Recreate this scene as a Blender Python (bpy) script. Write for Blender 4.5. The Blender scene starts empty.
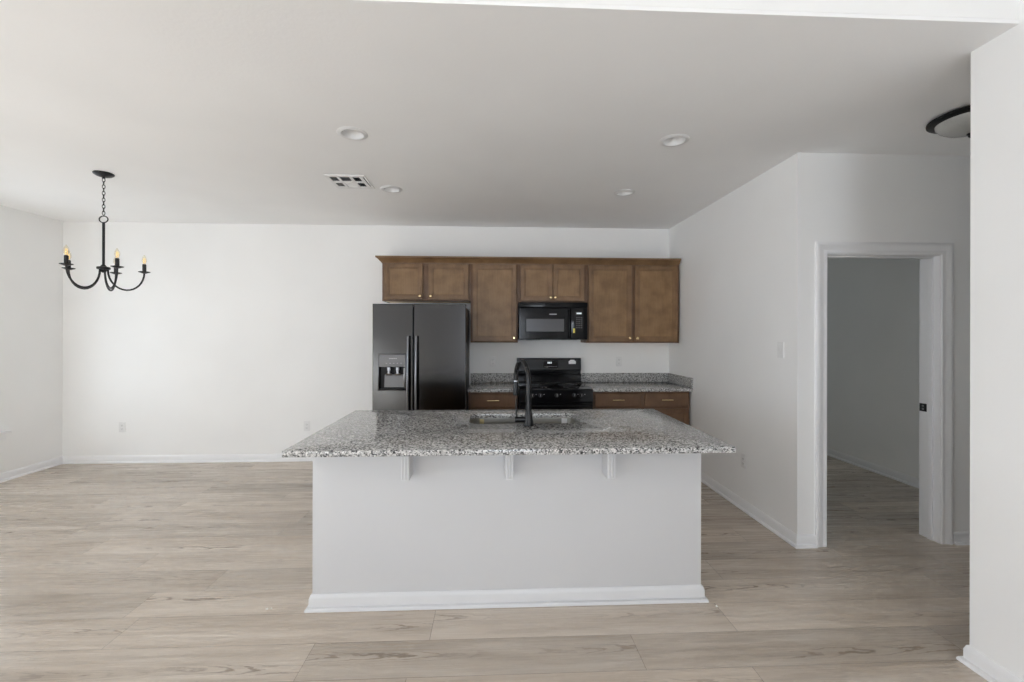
import bpy, bmesh, math, random
from mathutils import Vector, Matrix
C = bpy.context.scene.collection
sc = bpy.context.scene
PI = math.pi

# ------------------------------------------------------------------ camera, sky, daylight, exposure
F, CY, H, YAW, ROLL = 437.82, 334.27, 1.4737, -0.044, 0.002
cam_d = bpy.data.cameras.new('camera')
cam_d.sensor_width = 36.0
cam_d.lens = F * 36.0 / 1024.0
cam_d.shift_y = -(341.0 - CY) / 1024.0
cam_d.clip_start = 0.05
cam = bpy.data.objects.new('camera', cam_d)
C.objects.link(cam)
cs, sn, cr, sr = math.cos(YAW), math.sin(YAW), math.cos(ROLL), math.sin(ROLL)
r0 = Vector((cs, sn, 0)); zz = Vector((0, 0, 1)); fw = Vector((-sn, cs, 0))
cx = cr * r0 + sr * zz; cyv = -sr * r0 + cr * zz; cz = -fw
cam.matrix_world = Matrix(((cx.x, cyv.x, cz.x, 0), (cx.y, cyv.y, cz.y, 0), (cx.z, cyv.z, cz.z, H), (0, 0, 0, 1)))
sc.camera = cam

world = bpy.data.worlds.new('daylight_sky')
sc.world = world
world.use_nodes = True
wb = world.node_tree.nodes['Background']
wb.inputs[0].default_value = (0.80, 0.90, 1.0, 1)
wb.inputs[1].default_value = 1.0


def window_light(name, loc, rot, sx, sy, power, col=(0.90, 0.95, 1.08)):
    l = bpy.data.lights.new(name, 'AREA')
    l.shape = 'RECTANGLE'; l.size = sx; l.size_y = sy
    l.energy = power; l.color = col
    o = bpy.data.objects.new(name, l); C.objects.link(o)
    o.location = loc; o.rotation_euler = rot
    return o


# daylight arriving at the left windows, and fill at two added ones (just outside the panes)
T = math.radians
window_light('daylight_dining_window', (-5.06, 3.98, 1.30), (0, -PI / 2, 0), 1.60, 1.04, 12)
window_light('daylight_patio_door', (-5.06, 0.35, 1.06), (0, -PI / 2 - T(20), 0), 2.05, 1.80, 42)
window_light('daylight_living_window', (-5.06, -1.65, 1.45), (0, -PI / 2 - T(20), 0), 1.75, 1.75, 50)
window_light('added_rear_fill', (0.27, -3.67, 1.20), (PI / 2 - T(12), 0, 0), 1.24, 1.72, 74)  # fill behind the camera, added to brighten the kitchen fronts
window_light('added_bedroom_fill', (4.30, 5.83, 1.45), (0, PI / 2, 0), 1.3, 1.0, 0.6, (1.0, 0.93, 0.80))  # weak fill, added to lift the dark room beyond the doorway
# the sun, high on the left and ahead: it falls through the left windows onto the floor beside and behind the camera
sun_d = bpy.data.lights.new('sun', 'SUN'); sun_d.energy = 27.0; sun_d.angle = 0.01; sun_d.color = (0.97, 0.985, 1.0)
sun = bpy.data.objects.new('sun', sun_d); C.objects.link(sun)
ELEV, AZX, AZY = T(26), 0.68, -0.733
sun.rotation_euler = Vector((AZX * math.cos(ELEV), AZY * math.cos(ELEV), -math.sin(ELEV))).to_track_quat('-Z', 'Y').to_euler()

sc.view_settings.view_transform = 'Standard'
sc.view_settings.look = 'None'
sc.view_settings.gamma = 1.0
sc.view_settings.use_curve_mapping = False
sc.view_settings.exposure = 0.13
sc.cycles.max_bounces = 14
sc.cycles.diffuse_bounces = 9
sc.cycles.glossy_bounces = 6
sc.cycles.transparent_max_bounces = 10
sc.cycles.caustics_reflective = False
sc.cycles.caustics_refractive = False
sc.cycles.sample_clamp_indirect = 12.0
sc.cycles.use_denoising = True


# ------------------------------------------------------------------ materials
def lin(r, g, b):
    f = lambda c: (c / 255 / 12.92) if c / 255 <= 0.04045 else ((c / 255 + 0.055) / 1.055) ** 2.4
    return (f(r), f(g), f(b), 1)


def new_mat(name):
    m = bpy.data.materials.new(name); m.use_nodes = True
    nt = m.node_tree
    return m, nt, nt.nodes['Principled BSDF']


def N(nt, t, **kw):
    n = nt.nodes.new(t)
    for k, v in kw.items():
        setattr(n, k, v)
    return n


def coords(nt, scale=(1, 1, 1)):
    tc = N(nt, 'ShaderNodeTexCoord'); mp = N(nt, 'ShaderNodeMapping')
    mp.inputs['Scale'].default_value = scale
    nt.links.new(tc.outputs['Object'], mp.inputs['Vector'])
    return mp.outputs[0]


def noise(nt, vec, scale, detail=3, rough=0.5):
    n = N(nt, 'ShaderNodeTexNoise')
    n.inputs['Scale'].default_value = scale; n.inputs['Detail'].default_value = detail
    n.inputs['Roughness'].default_value = rough
    if vec is not None:
        nt.links.new(vec, n.inputs['Vector'])
    return n


def ramp(nt, fac, stops, interp='LINEAR'):
    r = N(nt, 'ShaderNodeValToRGB'); r.color_ramp.interpolation = interp
    e = r.color_ramp.elements
    while len(e) < len(stops):
        e.new(0.5)
    for el, (p, c) in zip(e, stops):
        el.position = p; el.color = c if len(c) == 4 else (*c, 1)
    nt.links.new(fac, r.inputs[0])
    return r


def mixc(nt, fac, a, b, mode='MIX'):
    m = N(nt, 'ShaderNodeMix', data_type='RGBA', blend_type=mode)
    for v, s in ((fac, m.inputs[0]), (a, m.inputs[6]), (b, m.inputs[7])):
        if hasattr(v, 'is_output') or isinstance(v, bpy.types.NodeSocket):
            nt.links.new(v, s)
        elif isinstance(v, (int, float)):
            s.default_value = v
        else:
            s.default_value = v if len(v) == 4 else (*v, 1)
    return m.outputs[2]


def math_n(nt, op, a, b=None):
    m = N(nt, 'ShaderNodeMath', operation=op)
    for i, v in enumerate((a, b)):
        if v is None:
            continue
        if isinstance(v, bpy.types.NodeSocket):
            nt.links.new(v, m.inputs[i])
        else:
            m.inputs[i].default_value = v
    return m.outputs[0]


def bump(nt, bsdf, height, strength, dist=0.002):
    b = N(nt, 'ShaderNodeBump'); b.inputs['Strength'].default_value = strength; b.inputs['Distance'].default_value = dist
    nt.links.new(height, b.inputs['Height']); nt.links.new(b.outputs[0], bsdf.inputs['Normal'])


def paint(name, col, rough=0.55, tex=90, bs=0.12, var=0.02):
    m, nt, b = new_mat(name)
    v = coords(nt)
    n1 = noise(nt, v, 1.3, 2)
    c0 = tuple(x * (1 - var) for x in col[:3]); c1 = tuple(min(1, x * (1 + var)) for x in col[:3])
    r = ramp(nt, n1.outputs[0], [(0.3, c0), (0.7, c1)])
    nt.links.new(r.outputs[0], b.inputs['Base Color'])
    b.inputs['Roughness'].default_value = rough
    n2 = noise(nt, v, tex, 2)
    bump(nt, b, n2.outputs[0], bs)
    return m


def plain(name, col, rough=0.4, metal=0.0, tex=200, bs=0.03, coat=0.0, spec=None, streak=None, var=0.05):
    m, nt, b = new_mat(name)
    v = coords(nt, streak or (1, 1, 1))
    n2 = noise(nt, v, tex, 2)
    c0 = tuple(x * (1 - var) for x in col[:3]); c1 = tuple(min(1, x * (1 + var)) for x in col[:3])
    r = ramp(nt, n2.outputs[0], [(0.3, c0), (0.7, c1)])
    nt.links.new(r.outputs[0], b.inputs['Base Color'])
    b.inputs['Roughness'].default_value = rough; b.inputs['Metallic'].default_value = metal
    b.inputs['Coat Weight'].default_value = coat; b.inputs['Coat Roughness'].default_value = 0.05
    if spec is not None:
        b.inputs['Specular IOR Level'].default_value = spec
    if bs:
        bump(nt, b, n2.outputs[0], bs, 0.0006)
    return m


M = {}
M['wall'] = paint('wall_paint', (0.905, 0.905, 0.90), 0.6, 120, 0.08)
M['ceil'] = paint('ceiling_paint', (0.925, 0.925, 0.925), 0.75, 60, 0.35)
M['trim'] = plain('white_trim_paint', (0.86, 0.86, 0.87), 0.35, 0, 3, 0.0, var=0.01)
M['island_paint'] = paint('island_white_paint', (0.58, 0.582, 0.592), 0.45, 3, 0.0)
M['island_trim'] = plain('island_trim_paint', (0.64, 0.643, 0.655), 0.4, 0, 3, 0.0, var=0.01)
M['plastic'] = plain('white_plastic', (0.83, 0.83, 0.828), 0.35, tex=20, bs=0.0, var=0.01)
M['plastic_grey'] = plain('shaded_slot_plastic', (0.30, 0.30, 0.30), 0.5)
M['slot'] = plain('dark_slot', (0.10, 0.10, 0.10), 0.6)
M['black_metal'] = plain('matte_black_metal', (0.014, 0.014, 0.016), 0.38, 0.0, spec=0.35)
M['faucet'] = plain('black_faucet_finish', (0.010, 0.010, 0.011), 0.27, 0.0, bs=0.0, spec=0.35)
M['gloss_black'] = plain('gloss_black_enamel', (0.006, 0.006, 0.007), 0.12, 0.0, bs=0.0, spec=0.22)
M['black_glass'] = plain('black_oven_glass', (0.004, 0.004, 0.005), 0.07, 0.0, bs=0.0, spec=0.2)
M['black_satin'] = plain('satin_black_plastic', (0.016, 0.016, 0.017), 0.38, spec=0.25)
M['mw_window'] = plain('microwave_window_mesh', (0.06, 0.06, 0.066), 0.25, 0.0, tex=900, bs=0.0)
M['fridge'] = plain('black_stainless_steel', (0.068, 0.068, 0.070), 0.15, 1.0, tex=60, bs=0.01, streak=(1, 1, 12))
M['fridge_side'] = plain('dark_textured_case', (0.03, 0.03, 0.032), 0.5)
M['handle_dark'] = plain('dark_steel_handle', (0.16, 0.16, 0.17), 0.22, 0.9)
M['brass'] = plain('champagne_brass', (0.80, 0.62, 0.36), 0.25, 1.0)
M['steel'] = plain('brushed_stainless_steel', (0.27, 0.26, 0.235), 0.34, 1.0, streak=(1, 20, 1))
M['chrome'] = plain('chrome', (0.28, 0.28, 0.29), 0.25, 1.0)
M['grey_plastic'] = plain('grey_plastic', (0.20, 0.20, 0.21), 0.35)
M['light_mark'] = plain('pale_printed_mark', (0.55, 0.55, 0.56), 0.4)
M['white_mark'] = plain('white_printed_mark', (0.85, 0.85, 0.85), 0.4)
M['yellow'] = plain('yellow_sticker', (0.80, 0.68, 0.12), 0.5)
M['tan_sticker'] = plain('tan_sticker', (0.55, 0.45, 0.22), 0.5)
M['frosted'] = plain('frosted_lamp_glass', (0.42, 0.42, 0.40), 0.25, 0.0)
M['can'] = plain('white_lamp_baffle', (0.78, 0.78, 0.78), 0.30, bs=0.0, var=0.01)
M['lens'] = plain('white_lamp_lens', (0.86, 0.86, 0.86), 0.35)
M['natural_ply'] = plain('pale_plywood', (0.85, 0.66, 0.42), 0.5, tex=30, streak=(2, 20, 2))
M['dark_void'] = plain('dark_duct', (0.05, 0.05, 0.055), 0.9)
M['crumb'] = plain('white_drywall', (0.9, 0.88, 0.84), 0.8)


def display_mat():
    m, nt, b = new_mat('lit_display')
    n = noise(nt, coords(nt), 300, 1)
    r = ramp(nt, n.outputs[0], [(0.2, (0.7, 0.8, 0.85)), (0.8, (0.9, 0.95, 1.0))])
    nt.links.new(r.outputs[0], b.inputs['Emission Color'])
    b.inputs['Emission Strength'].default_value = 0.8
    b.inputs['Base Color'].default_value = (0.1, 0.1, 0.1, 1)
    return m


M['display'] = display_mat()


def bulb_mats():
    m, nt, b = new_mat('clear_bulb_glass')
    nt.nodes.remove(b)
    tr = N(nt, 'ShaderNodeBsdfTransparent'); gl = N(nt, 'ShaderNodeBsdfGlossy'); mx = N(nt, 'ShaderNodeMixShader')
    tr.inputs[0].default_value = (0.97, 0.94, 0.86, 1)
    gl.inputs['Roughness'].default_value = 0.05
    lw = N(nt, 'ShaderNodeLayerWeight')
    fac = math_n(nt, 'ADD', math_n(nt, 'MULTIPLY', math_n(nt, 'POWER', lw.outputs['Facing'], 3.0), 0.7), 0.05)
    nt.links.new(fac, mx.inputs[0]); nt.links.new(tr.outputs[0], mx.inputs[1]); nt.links.new(gl.outputs[0], mx.inputs[2])
    nt.links.new(mx.outputs[0], nt.nodes['Material Output'].inputs[0])
    M['bulb'] = m
    m, nt, b = new_mat('amber_filament')
    n = noise(nt, coords(nt), 200, 1)
    r = ramp(nt, n.outputs[0], [(0.2, (1.0, 0.62, 0.16)), (0.8, (1.0, 0.75, 0.30))])
    nt.links.new(r.outputs[0], b.inputs['Emission Color']); b.inputs['Emission Strength'].default_value = 0.9
    b.inputs['Base Color'].default_value = (0.6, 0.4, 0.12, 1)
    M['filament'] = m
    m, nt, b = new_mat('window_glass')
    nt.nodes.remove(b)
    tr = N(nt, 'ShaderNodeBsdfTransparent'); gl = N(nt, 'ShaderNodeBsdfGlossy'); mx = N(nt, 'ShaderNodeMixShader')
    tr.inputs[0].default_value = (0.96, 0.98, 0.97, 1); gl.inputs['Roughness'].default_value = 0.02
    lw = N(nt, 'ShaderNodeLayerWeight')
    fac = math_n(nt, 'ADD', math_n(nt, 'MULTIPLY', math_n(nt, 'POWER', lw.outputs['Facing'], 4.0), 0.6), 0.04)
    nt.links.new(fac, mx.inputs[0]); nt.links.new(tr.outputs[0], mx.inputs[1]); nt.links.new(gl.outputs[0], mx.inputs[2])
    nt.links.new(mx.outputs[0], nt.nodes['Material Output'].inputs[0])
    M['glass'] = m


bulb_mats()


def wood_mat():
    m, nt, b = new_mat('brown_stained_maple')
    v = coords(nt, (1, 1, 1))
    big = noise(nt, v, 7, 3)
    vs = coords(nt, (38, 38, 2.2))
    grain = noise(nt, vs, 3.0, 5, 0.6)
    r1 = ramp(nt, big.outputs[0], [(0.30, lin(122, 93, 61)), (0.52, lin(141, 110, 75)), (0.75, lin(156, 123, 86))])
    r2 = ramp(nt, grain.outputs[0], [(0.30, (0.80, 0.78, 0.76)), (0.65, (1.0, 1.0, 1.0))])
    c = mixc(nt, 0.8, r1.outputs[0], r2.outputs[0], 'MULTIPLY')
    nt.links.new(c, b.inputs['Base Color'])
    b.inputs['Roughness'].default_value = 0.42
    bump(nt, b, grain.outputs[0], 0.05, 0.001)
    M['wood'] = m
    m, nt, b = new_mat('brown_stained_frame_wood')
    v = coords(nt, (1, 1, 1))
    big = noise(nt, v, 7, 3)
    vs = coords(nt, (30, 30, 3))
    grain = noise(nt, vs, 3.0, 5, 0.6)
    r1 = ramp(nt, big.outputs[0], [(0.30, lin(98, 71, 50)), (0.75, lin(119, 89, 64))])
    r2 = ramp(nt, grain.outputs[0], [(0.30, (0.82, 0.80, 0.78)), (0.65, (1.0, 1.0, 1.0))])
    c = mixc(nt, 0.8, r1.outputs[0], r2.outputs[0], 'MULTIPLY')
    nt.links.new(c, b.inputs['Base Color'])
    b.inputs['Roughness'].default_value = 0.45
    M['frame_wood'] = m


wood_mat()
M['wood_rail'] = M['wood'].copy(); M['wood_rail'].name = 'brown_stained_door_rail'
for _n in M['wood_rail'].node_tree.nodes:
    if _n.type == 'VALTORGB' and len(_n.color_ramp.elements) == 3:
        for _e, _c in zip(_n.color_ramp.elements, (lin(114, 86, 58), lin(131, 101, 70), lin(143, 112, 79))):
            _e.color = _c


def granite():
    m, nt, b = new_mat('speckled_grey_granite')
    v = coords(nt)
    w = noise(nt, v, 60, 2)
    vv = N(nt, 'ShaderNodeVectorMath', operation='MULTIPLY_ADD')
    nt.links.new(w.outputs[1], vv.inputs[0]); vv.inputs[1].default_value = (0.012, 0.012, 0.012); nt.links.new(v, vv.inputs[2])
    a = N(nt, 'ShaderNodeTexVoronoi'); a.inputs['Scale'].default_value = 150
    nt.links.new(vv.outputs[0], a.inputs['Vector'])
    sp = N(nt, 'ShaderNodeSeparateColor'); nt.links.new(a.outputs['Color'], sp.inputs[0])
    r = ramp(nt, sp.outputs[0], [(0.0, (0.055, 0.055, 0.056)), (0.13, (0.16, 0.16, 0.158)), (0.27, (0.32, 0.317, 0.31)),
                                 (0.46, (0.45, 0.446, 0.437)), (0.62, (0.58, 0.575, 0.565)), (0.84, (0.72, 0.715, 0.70))], 'CONSTANT')
    a2 = N(nt, 'ShaderNodeTexVoronoi'); a2.inputs['Scale'].default_value = 330
    nt.links.new(v, a2.inputs['Vector'])
    sp2 = N(nt, 'ShaderNodeSeparateColor'); nt.links.new(a2.outputs['Color'], sp2.inputs[0])
    r2 = ramp(nt, sp2.outputs[1], [(0.0, (0.45, 0.45, 0.45)), (0.12, (0.85, 0.85, 0.85)), (0.55, (1, 1, 1))], 'CONSTANT')
    c = mixc(nt, 0.85, r.outputs[0], r2.outputs[0], 'MULTIPLY')
    nt.links.new(c, b.inputs['Base Color'])
    b.inputs['Roughness'].default_value = 0.10
    b.inputs['Specular IOR Level'].default_value = 0.42
    M['granite'] = m


granite()
M['granite_honed'] = M['granite'].copy(); M['granite_honed'].name = 'speckled_grey_granite_splash'
M['granite_honed'].node_tree.nodes['Principled BSDF'].inputs['Roughness'].default_value = 0.42


def floor_mat():
    m, nt, b = new_mat('pale_oak_vinyl_planks')
    L = nt.links
    tc = N(nt, 'ShaderNodeTexCoord'); sx = N(nt, 'ShaderNodeSeparateXYZ'); L.new(tc.outputs['Object'], sx.inputs[0])
    PW, PL, Y0 = 0.2286, 1.52, 2.352
    yy = math_n(nt, 'DIVIDE', math_n(nt, 'SUBTRACT', sx.outputs[1], Y0), PW)
    row = math_n(nt, 'FLOOR', yy); fy = math_n(nt, 'FRACT', yy)
    wr = N(nt, 'ShaderNodeTexWhiteNoise', noise_dimensions='1D'); L.new(row, wr.inputs['W'])
    xo = math_n(nt, 'ADD', math_n(nt, 'DIVIDE', sx.outputs[0], PL), math_n(nt, 'MULTIPLY', wr.outputs['Value'], 7.31))
    colm = math_n(nt, 'FLOOR', xo); fx = math_n(nt, 'FRACT', xo)
    cid = N(nt, 'ShaderNodeCombineXYZ'); L.new(colm, cid.inputs[0]); L.new(row, cid.inputs[1])
    wn = N(nt, 'ShaderNodeTexWhiteNoise', noise_dimensions='2D'); L.new(cid.outputs[0], wn.inputs['Vector'])
    wsep = N(nt, 'ShaderNodeSeparateColor'); L.new(wn.outputs['Color'], wsep.inputs[0])
    # per plank shifted coordinates
    sh = N(nt, 'ShaderNodeVectorMath', operation='MULTIPLY_ADD')
    L.new(wn.outputs['Color'], sh.inputs[0]); sh.inputs[1].default_value = (37, 53, 29); L.new(tc.outputs['Object'], sh.inputs[2])

    def mapped(scale):
        mp = N(nt, 'ShaderNodeMapping'); mp.inputs['Scale'].default_value = scale; L.new(sh.outputs[0], mp.inputs['Vector']); return mp.outputs[0]
    fine = noise(nt, mapped((2.2, 60, 1)), 1.0, 5, 0.62)
    broad = noise(nt, mapped((0.9, 9, 1)), 1.0, 3, 0.55)
    # cathedral figure: arches nested along the heart of some boards
    warp = noise(nt, mapped((3.0, 12, 1)), 1.0, 4, 0.6)
    cen = math_n(nt, 'ADD', math_n(nt, 'MULTIPLY', wsep.outputs[1], 0.4), 0.30)
    wob = noise(nt, mapped((2.0, 0.1, 1)), 1.0, 2, 0.5)
    off = math_n(nt, 'ADD', math_n(nt, 'SUBTRACT', fy, cen), math_n(nt, 'MULTIPLY', math_n(nt, 'SUBTRACT', wob.outputs[0], 0.5), 0.35))
    o2 = math_n(nt, 'MULTIPLY', off, off)
    ph = math_n(nt, 'ADD', math_n(nt, 'MULTIPLY', sx.outputs[0], 26.0), math_n(nt, 'ADD', math_n(nt, 'MULTIPLY', o2, 420.0), math_n(nt, 'MULTIPLY', warp.outputs[0], 26.0)))
    rr = ramp(nt, math_n(nt, 'SINE', ph), [(0.35, (0, 0, 0)), (1.0, (1, 1, 1))])
    band = ramp(nt, o2, [(0.002, (1, 1, 1)), (0.030, (0, 0, 0))])
    msk = noise(nt, mapped((0.95, 0.6, 1)), 1.0, 2, 0.5)
    mr = ramp(nt, msk.outputs[0], [(0.44, (0, 0, 0)), (0.58, (1, 1, 1))])
    fig = math_n(nt, 'MULTIPLY', math_n(nt, 'MULTIPLY', rr.outputs[0], band.outputs[0]), mr.outputs[0])
    base = ramp(nt, broad.outputs[0], [(0.28, lin(186, 172, 156)), (0.5, lin(205, 192, 177)), (0.75, lin(220, 209, 196))])
    tone = ramp(nt, wsep.outputs[0], [(0.0, (0.76, 0.755, 0.745)), (0.5, (0.92, 0.915, 0.91)), (1.0, (1.07, 1.065, 1.055))])
    c = mixc(nt, 1.0, base.outputs[0], tone.outputs[0], 'MULTIPLY')
    fr = ramp(nt, fine.outputs[0], [(0.28, (0.64, 0.62, 0.60)), (0.54, (1, 1, 1))])
    c = mixc(nt, 0.75, c, fr.outputs[0], 'MULTIPLY')
    c = mixc(nt, math_n(nt, 'MULTIPLY', fig, 0.75), c, lin(112, 95, 78))
    # seams
    dy = math_n(nt, 'MULTIPLY', math_n(nt, 'MINIMUM', fy, math_n(nt, 'SUBTRACT', 1.0, fy)), PW)
    dx = math_n(nt, 'MULTIPLY', math_n(nt, 'MINIMUM', fx, math_n(nt, 'SUBTRACT', 1.0, fx)), PL)
    dd = math_n(nt, 'MINIMUM', dy, dx)
    seam = math_n(nt, 'LESS_THAN', dd, 0.0016)
    c = mixc(nt, math_n(nt, 'MULTIPLY', seam, 0.55), c, lin(92, 80, 68))
    L.new(c, b.inputs['Base Color'])
    rg = ramp(nt, fine.outputs[0], [(0.3, (0.32, 0.32, 0.32)), (0.7, (0.22, 0.22, 0.22))])
    L.new(rg.outputs[0], b.inputs['Roughness'])
    b.inputs['Specular IOR Level'].default_value = 0.75
    hh = math_n(nt, 'SUBTRACT', fine.outputs[0], math_n(nt, 'MULTIPLY', seam, 1.0))
    bump(nt, b, hh, 0.12, 0.0012)
    M['floor'] = m


floor_mat()


# ------------------------------------------------------------------ mesh helpers
def nb():
    return bmesh.new()


def merge(bm, t):
    me = bpy.data.meshes.new('tmp'); t.to_mesh(me); t.free()
    bm.from_mesh(me); bpy.data.meshes.remove(me)
    return bm


def box(bm, x0, x1, y0, y1, z0, z1, bev=0.0, seg=2):
    t = bmesh.new()
    bmesh.ops.create_cube(t, size=1)
    for v in t.verts:
        v.co = Vector((x0 + (v.co.x + .5) * (x1 - x0), y0 + (v.co.y + .5) * (y1 - y0), z0 + (v.co.z + .5) * (z1 - z0)))
    if bev:
        bmesh.ops.bevel(t, geom=t.edges[:], offset=bev, segments=seg, profile=0.6, affect='EDGES')
    return merge(bm, t)


def tube(bm, pts, r, n=10, cap=True, closed=False):
    pts = [Vector(p) for p in pts]; k = len(pts)
    rs = r if isinstance(r, (list, tuple)) else [r] * k
    tang = []
    for i in range(k):
        a = pts[(i - 1) % k] if (closed or i > 0) else pts[i]
        c = pts[(i + 1) % k] if (closed or i < k - 1) else pts[i]
        tang.append((c - a).normalized())
    up = Vector((0, 0, 1)) if abs(tang[0].z) < 0.9 else Vector((1, 0, 0))
    nx = tang[0].cross(up).normalized()
    loops = []
    for i in range(k):
        if i > 0:
            nx = (nx - tang[i] * nx.dot(tang[i])).normalized()
        ny = tang[i].cross(nx)
        loops.append([bm.verts.new(pts[i] + rs[i] * (math.cos(2 * PI * j / n) * nx + math.sin(2 * PI * j / n) * ny)) for j in range(n)])
    for i in range(k if closed else k - 1):
        a, c = loops[i], loops[(i + 1) % k]
        for j in range(n):
            bm.faces.new((a[j], a[(j + 1) % n], c[(j + 1) % n], c[j]))
    if cap and not closed:
        bm.faces.new(loops[0][::-1]); bm.faces.new(loops[-1])
    return bm


def lathe(bm, prof, cen=(0, 0, 0), axis='Z', n=24):
    """prof: list of (radius, height) along the axis; radius 0 closes the end"""
    cen = Vector(cen)
    loops = []

    def P(r, h, a):
        x, y = r * math.cos(a), r * math.sin(a)
        return cen + (Vector((x, y, h)) if axis == 'Z' else Vector((x, h, y)) if axis == 'Y' else Vector((h, x, y)))
    for r, h in prof:
        if r < 1e-6:
            loops.append([bm.verts.new(P(0, h, 0))])
        else:
            loops.append([bm.verts.new(P(r, h, 2 * PI * j / n)) for j in range(n)])
    for a, c in zip(loops[:-1], loops[1:]):
        for j in range(n):
            q = [a[j % len(a)], a[(j + 1) % len(a)], c[(j + 1) % len(c)], c[j % len(c)]]
            q = list(dict.fromkeys(q))
            if len(q) > 2:
                bm.faces.new(q)
    return bm


def prism(bm, poly, axis, a, c):
    """extrude a 2-D polygon; axis X: poly=(y,z); Y: (x,z); Z: (x,y)"""
    def P(p, h):
        return Vector((h, p[0], p[1])) if axis == 'X' else Vector((p[0], h, p[1])) if axis == 'Y' else Vector((p[0], p[1], h))
    A = [bm.verts.new(P(p, a)) for p in poly]; B = [bm.verts.new(P(p, c)) for p in poly]
    n = len(poly)
    bm.faces.new(A[::-1]); bm.faces.new(B)
    for i in range(n):
        bm.faces.new((A[i], A[(i + 1) % n], B[(i + 1) % n], B[i]))
    return bm


def slab_recess(bm, x0, x1, z0, z1, yf, yb, rx0, rx1, rz0, rz1, depth, slope=0.0, ch=0.003, step=0.0):
    """a slab facing -Y with a chamfered front and a rectangular recess in its face"""
    def L(a, b, c, d, y):
        return [bm.verts.new(p) for p in ((a, y, c), (b, y, c), (b, y, d), (a, y, d))]
    loops = [L(x0, x1, z0, z1, yb), L(x0, x1, z0, z1, yf + ch), L(x0 + ch, x1 - ch, z0 + ch, z1 - ch, yf),
             L(rx0, rx1, rz0, rz1, yf)]
    if step:
        loops.append(L(rx0 + step * .2, rx1 - step * .2, rz0 + step * .2, rz1 - step * .2, yf + depth * .45))
        loops.append(L(rx0 + step * .8, rx1 - step * .8, rz0 + step * .8, rz1 - step * .8, yf + depth * .55))
    loops.append(L(rx0 + slope, rx1 - slope, rz0 + slope, rz1 - slope, yf + depth))
    bm.faces.new(loops[0][::-1])
    for a, c in zip(loops[:-1], loops[1:]):
        for i in range(4):
            bm.faces.new((a[i], a[(i + 1) % 4], c[(i + 1) % 4], c[i]))
    bm.faces.new(loops[-1])
    return bm


def shaker(bm, x0, x1, z0, z1, yf, yb, rail=0.042):
    return slab_recess(bm, x0, x1, z0, z1, yf, yb, x0 + rail, x1 - rail, z0 + rail, z1 - rail, 0.009, 0.014, 0.004, 0.014)


def root_of(o):
    while o.parent:
        o = o.parent
    return o


def obj(name, bm, mat, parent=None, smooth=35, origin=None):
    bmesh.ops.recalc_face_normals(bm, faces=bm.faces[:])
    off = Vector((0, 0, 0))
    if parent is not None:
        off = root_of(parent).location
    elif origin is not None:
        off = Vector(origin)
    if off.length:
        bmesh.ops.translate(bm, verts=bm.verts[:], vec=-off)
    me = bpy.data.meshes.new(name); bm.to_mesh(me); bm.free()
    me.materials.append(mat)
    for p in me.polygons:
        p.use_smooth = True
    me.set_sharp_from_angle(angle=math.radians(smooth))
    o = bpy.data.objects.new(name, me); C.objects.link(o)
    if parent is not None:
        o.parent = parent
    elif origin is not None:
        o.location = origin
    return o


def tag(o, label, cat, group=None):
    o['label'] = label; o['category'] = cat
    if group:
        o['group'] = group
    return o


def thing(name, label, cat, loc, group=None):
    o = bpy.data.objects.new(name, None); C.objects.link(o)
    o.location = loc; o.empty_display_size = 0.1
    return tag(o, label, cat, group)


def struct(name, bm, mat, parent=None, smooth=35):
    o = obj(name, bm, mat, parent, smooth)
    if parent is None:
        o['kind'] = 'structure'
    return o


def dup(root, loc, label, rotz=0.0, name=None):
    r = root.copy(); C.objects.link(r); r.location = loc; r.rotation_euler = (0, 0, rotz); r['label'] = label
    for ch in list(root.children):
        c = ch.copy(); C.objects.link(c); c.parent = r
        for g in list(ch.children):
            d = g.copy(); C.objects.link(d); d.parent = c
    return r


# ------------------------------------------------------------------ room dimensions
CH, LCH = 2.743, 3.05                        # kitchen ceiling, living room ceiling
XL, XR, YB, YH = -4.872, 2.12, 5.184, 2.957  # left wall, kitchen right wall, back wall, hall wall
XN, YN = 2.140, 1.872                        # near right wall and where it ends
YR = 1.69                                    # ceiling step


def wall_x(name, xa, xb, y0, y1, z0, z1, holes=()):
    """wall lying along Y (thickness in X) with rectangular holes (y0,y1,z0,z1)"""
    bm = nb()
    ys = sorted({y0, y1, *[h[0] for h in holes], *[h[1] for h in holes]})
    for a, c in zip(ys[:-1], ys[1:]):
        hs = sorted([(h[2], h[3]) for h in holes if h[0] < (a + c) / 2 < h[1]])
        z = z0
        for p, q in hs:
            if p > z:
                box(bm, xa, xb, a, c, z, p)
            z = q
        if z < z1:
            box(bm, xa, xb, a, c, z, z1)
    return struct(name, bm, M['wall'])


def wall_y(name, ya, yb, x0, x1, z0, z1, holes=()):
    bm = nb()
    xs = sorted({x0, x1, *[h[0] for h in holes], *[h[1] for h in holes]})
    for a, c in zip(xs[:-1], xs[1:]):
        hs = sorted([(h[2], h[3]) for h in holes if h[0] < (a + c) / 2 < h[1]])
        z = z0
        for p, q in hs:
            if p > z:
                box(bm, a, c, ya, yb, z, p)
            z = q
        if z < z1:
            box(bm, a, c, ya, yb, z, z1)
    return struct(name, bm, M['wall'])


bm = nb(); box(bm, -5.0, 5.2, -3.6, 6.6, -0.1, 0.0)
struct('floor', bm, M['floor'])

# ceiling with the round cut-outs of the four downlights and the register
LIGHTS = [(-0.890, 2.815), (-0.890, 3.878), (1.182, 2.812), (1.174, 3.866)]
CAN_R = 0.072
VX0, VX1, VY0, VY1 = -1.345, -1.028, 3.545, 3.865


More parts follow.
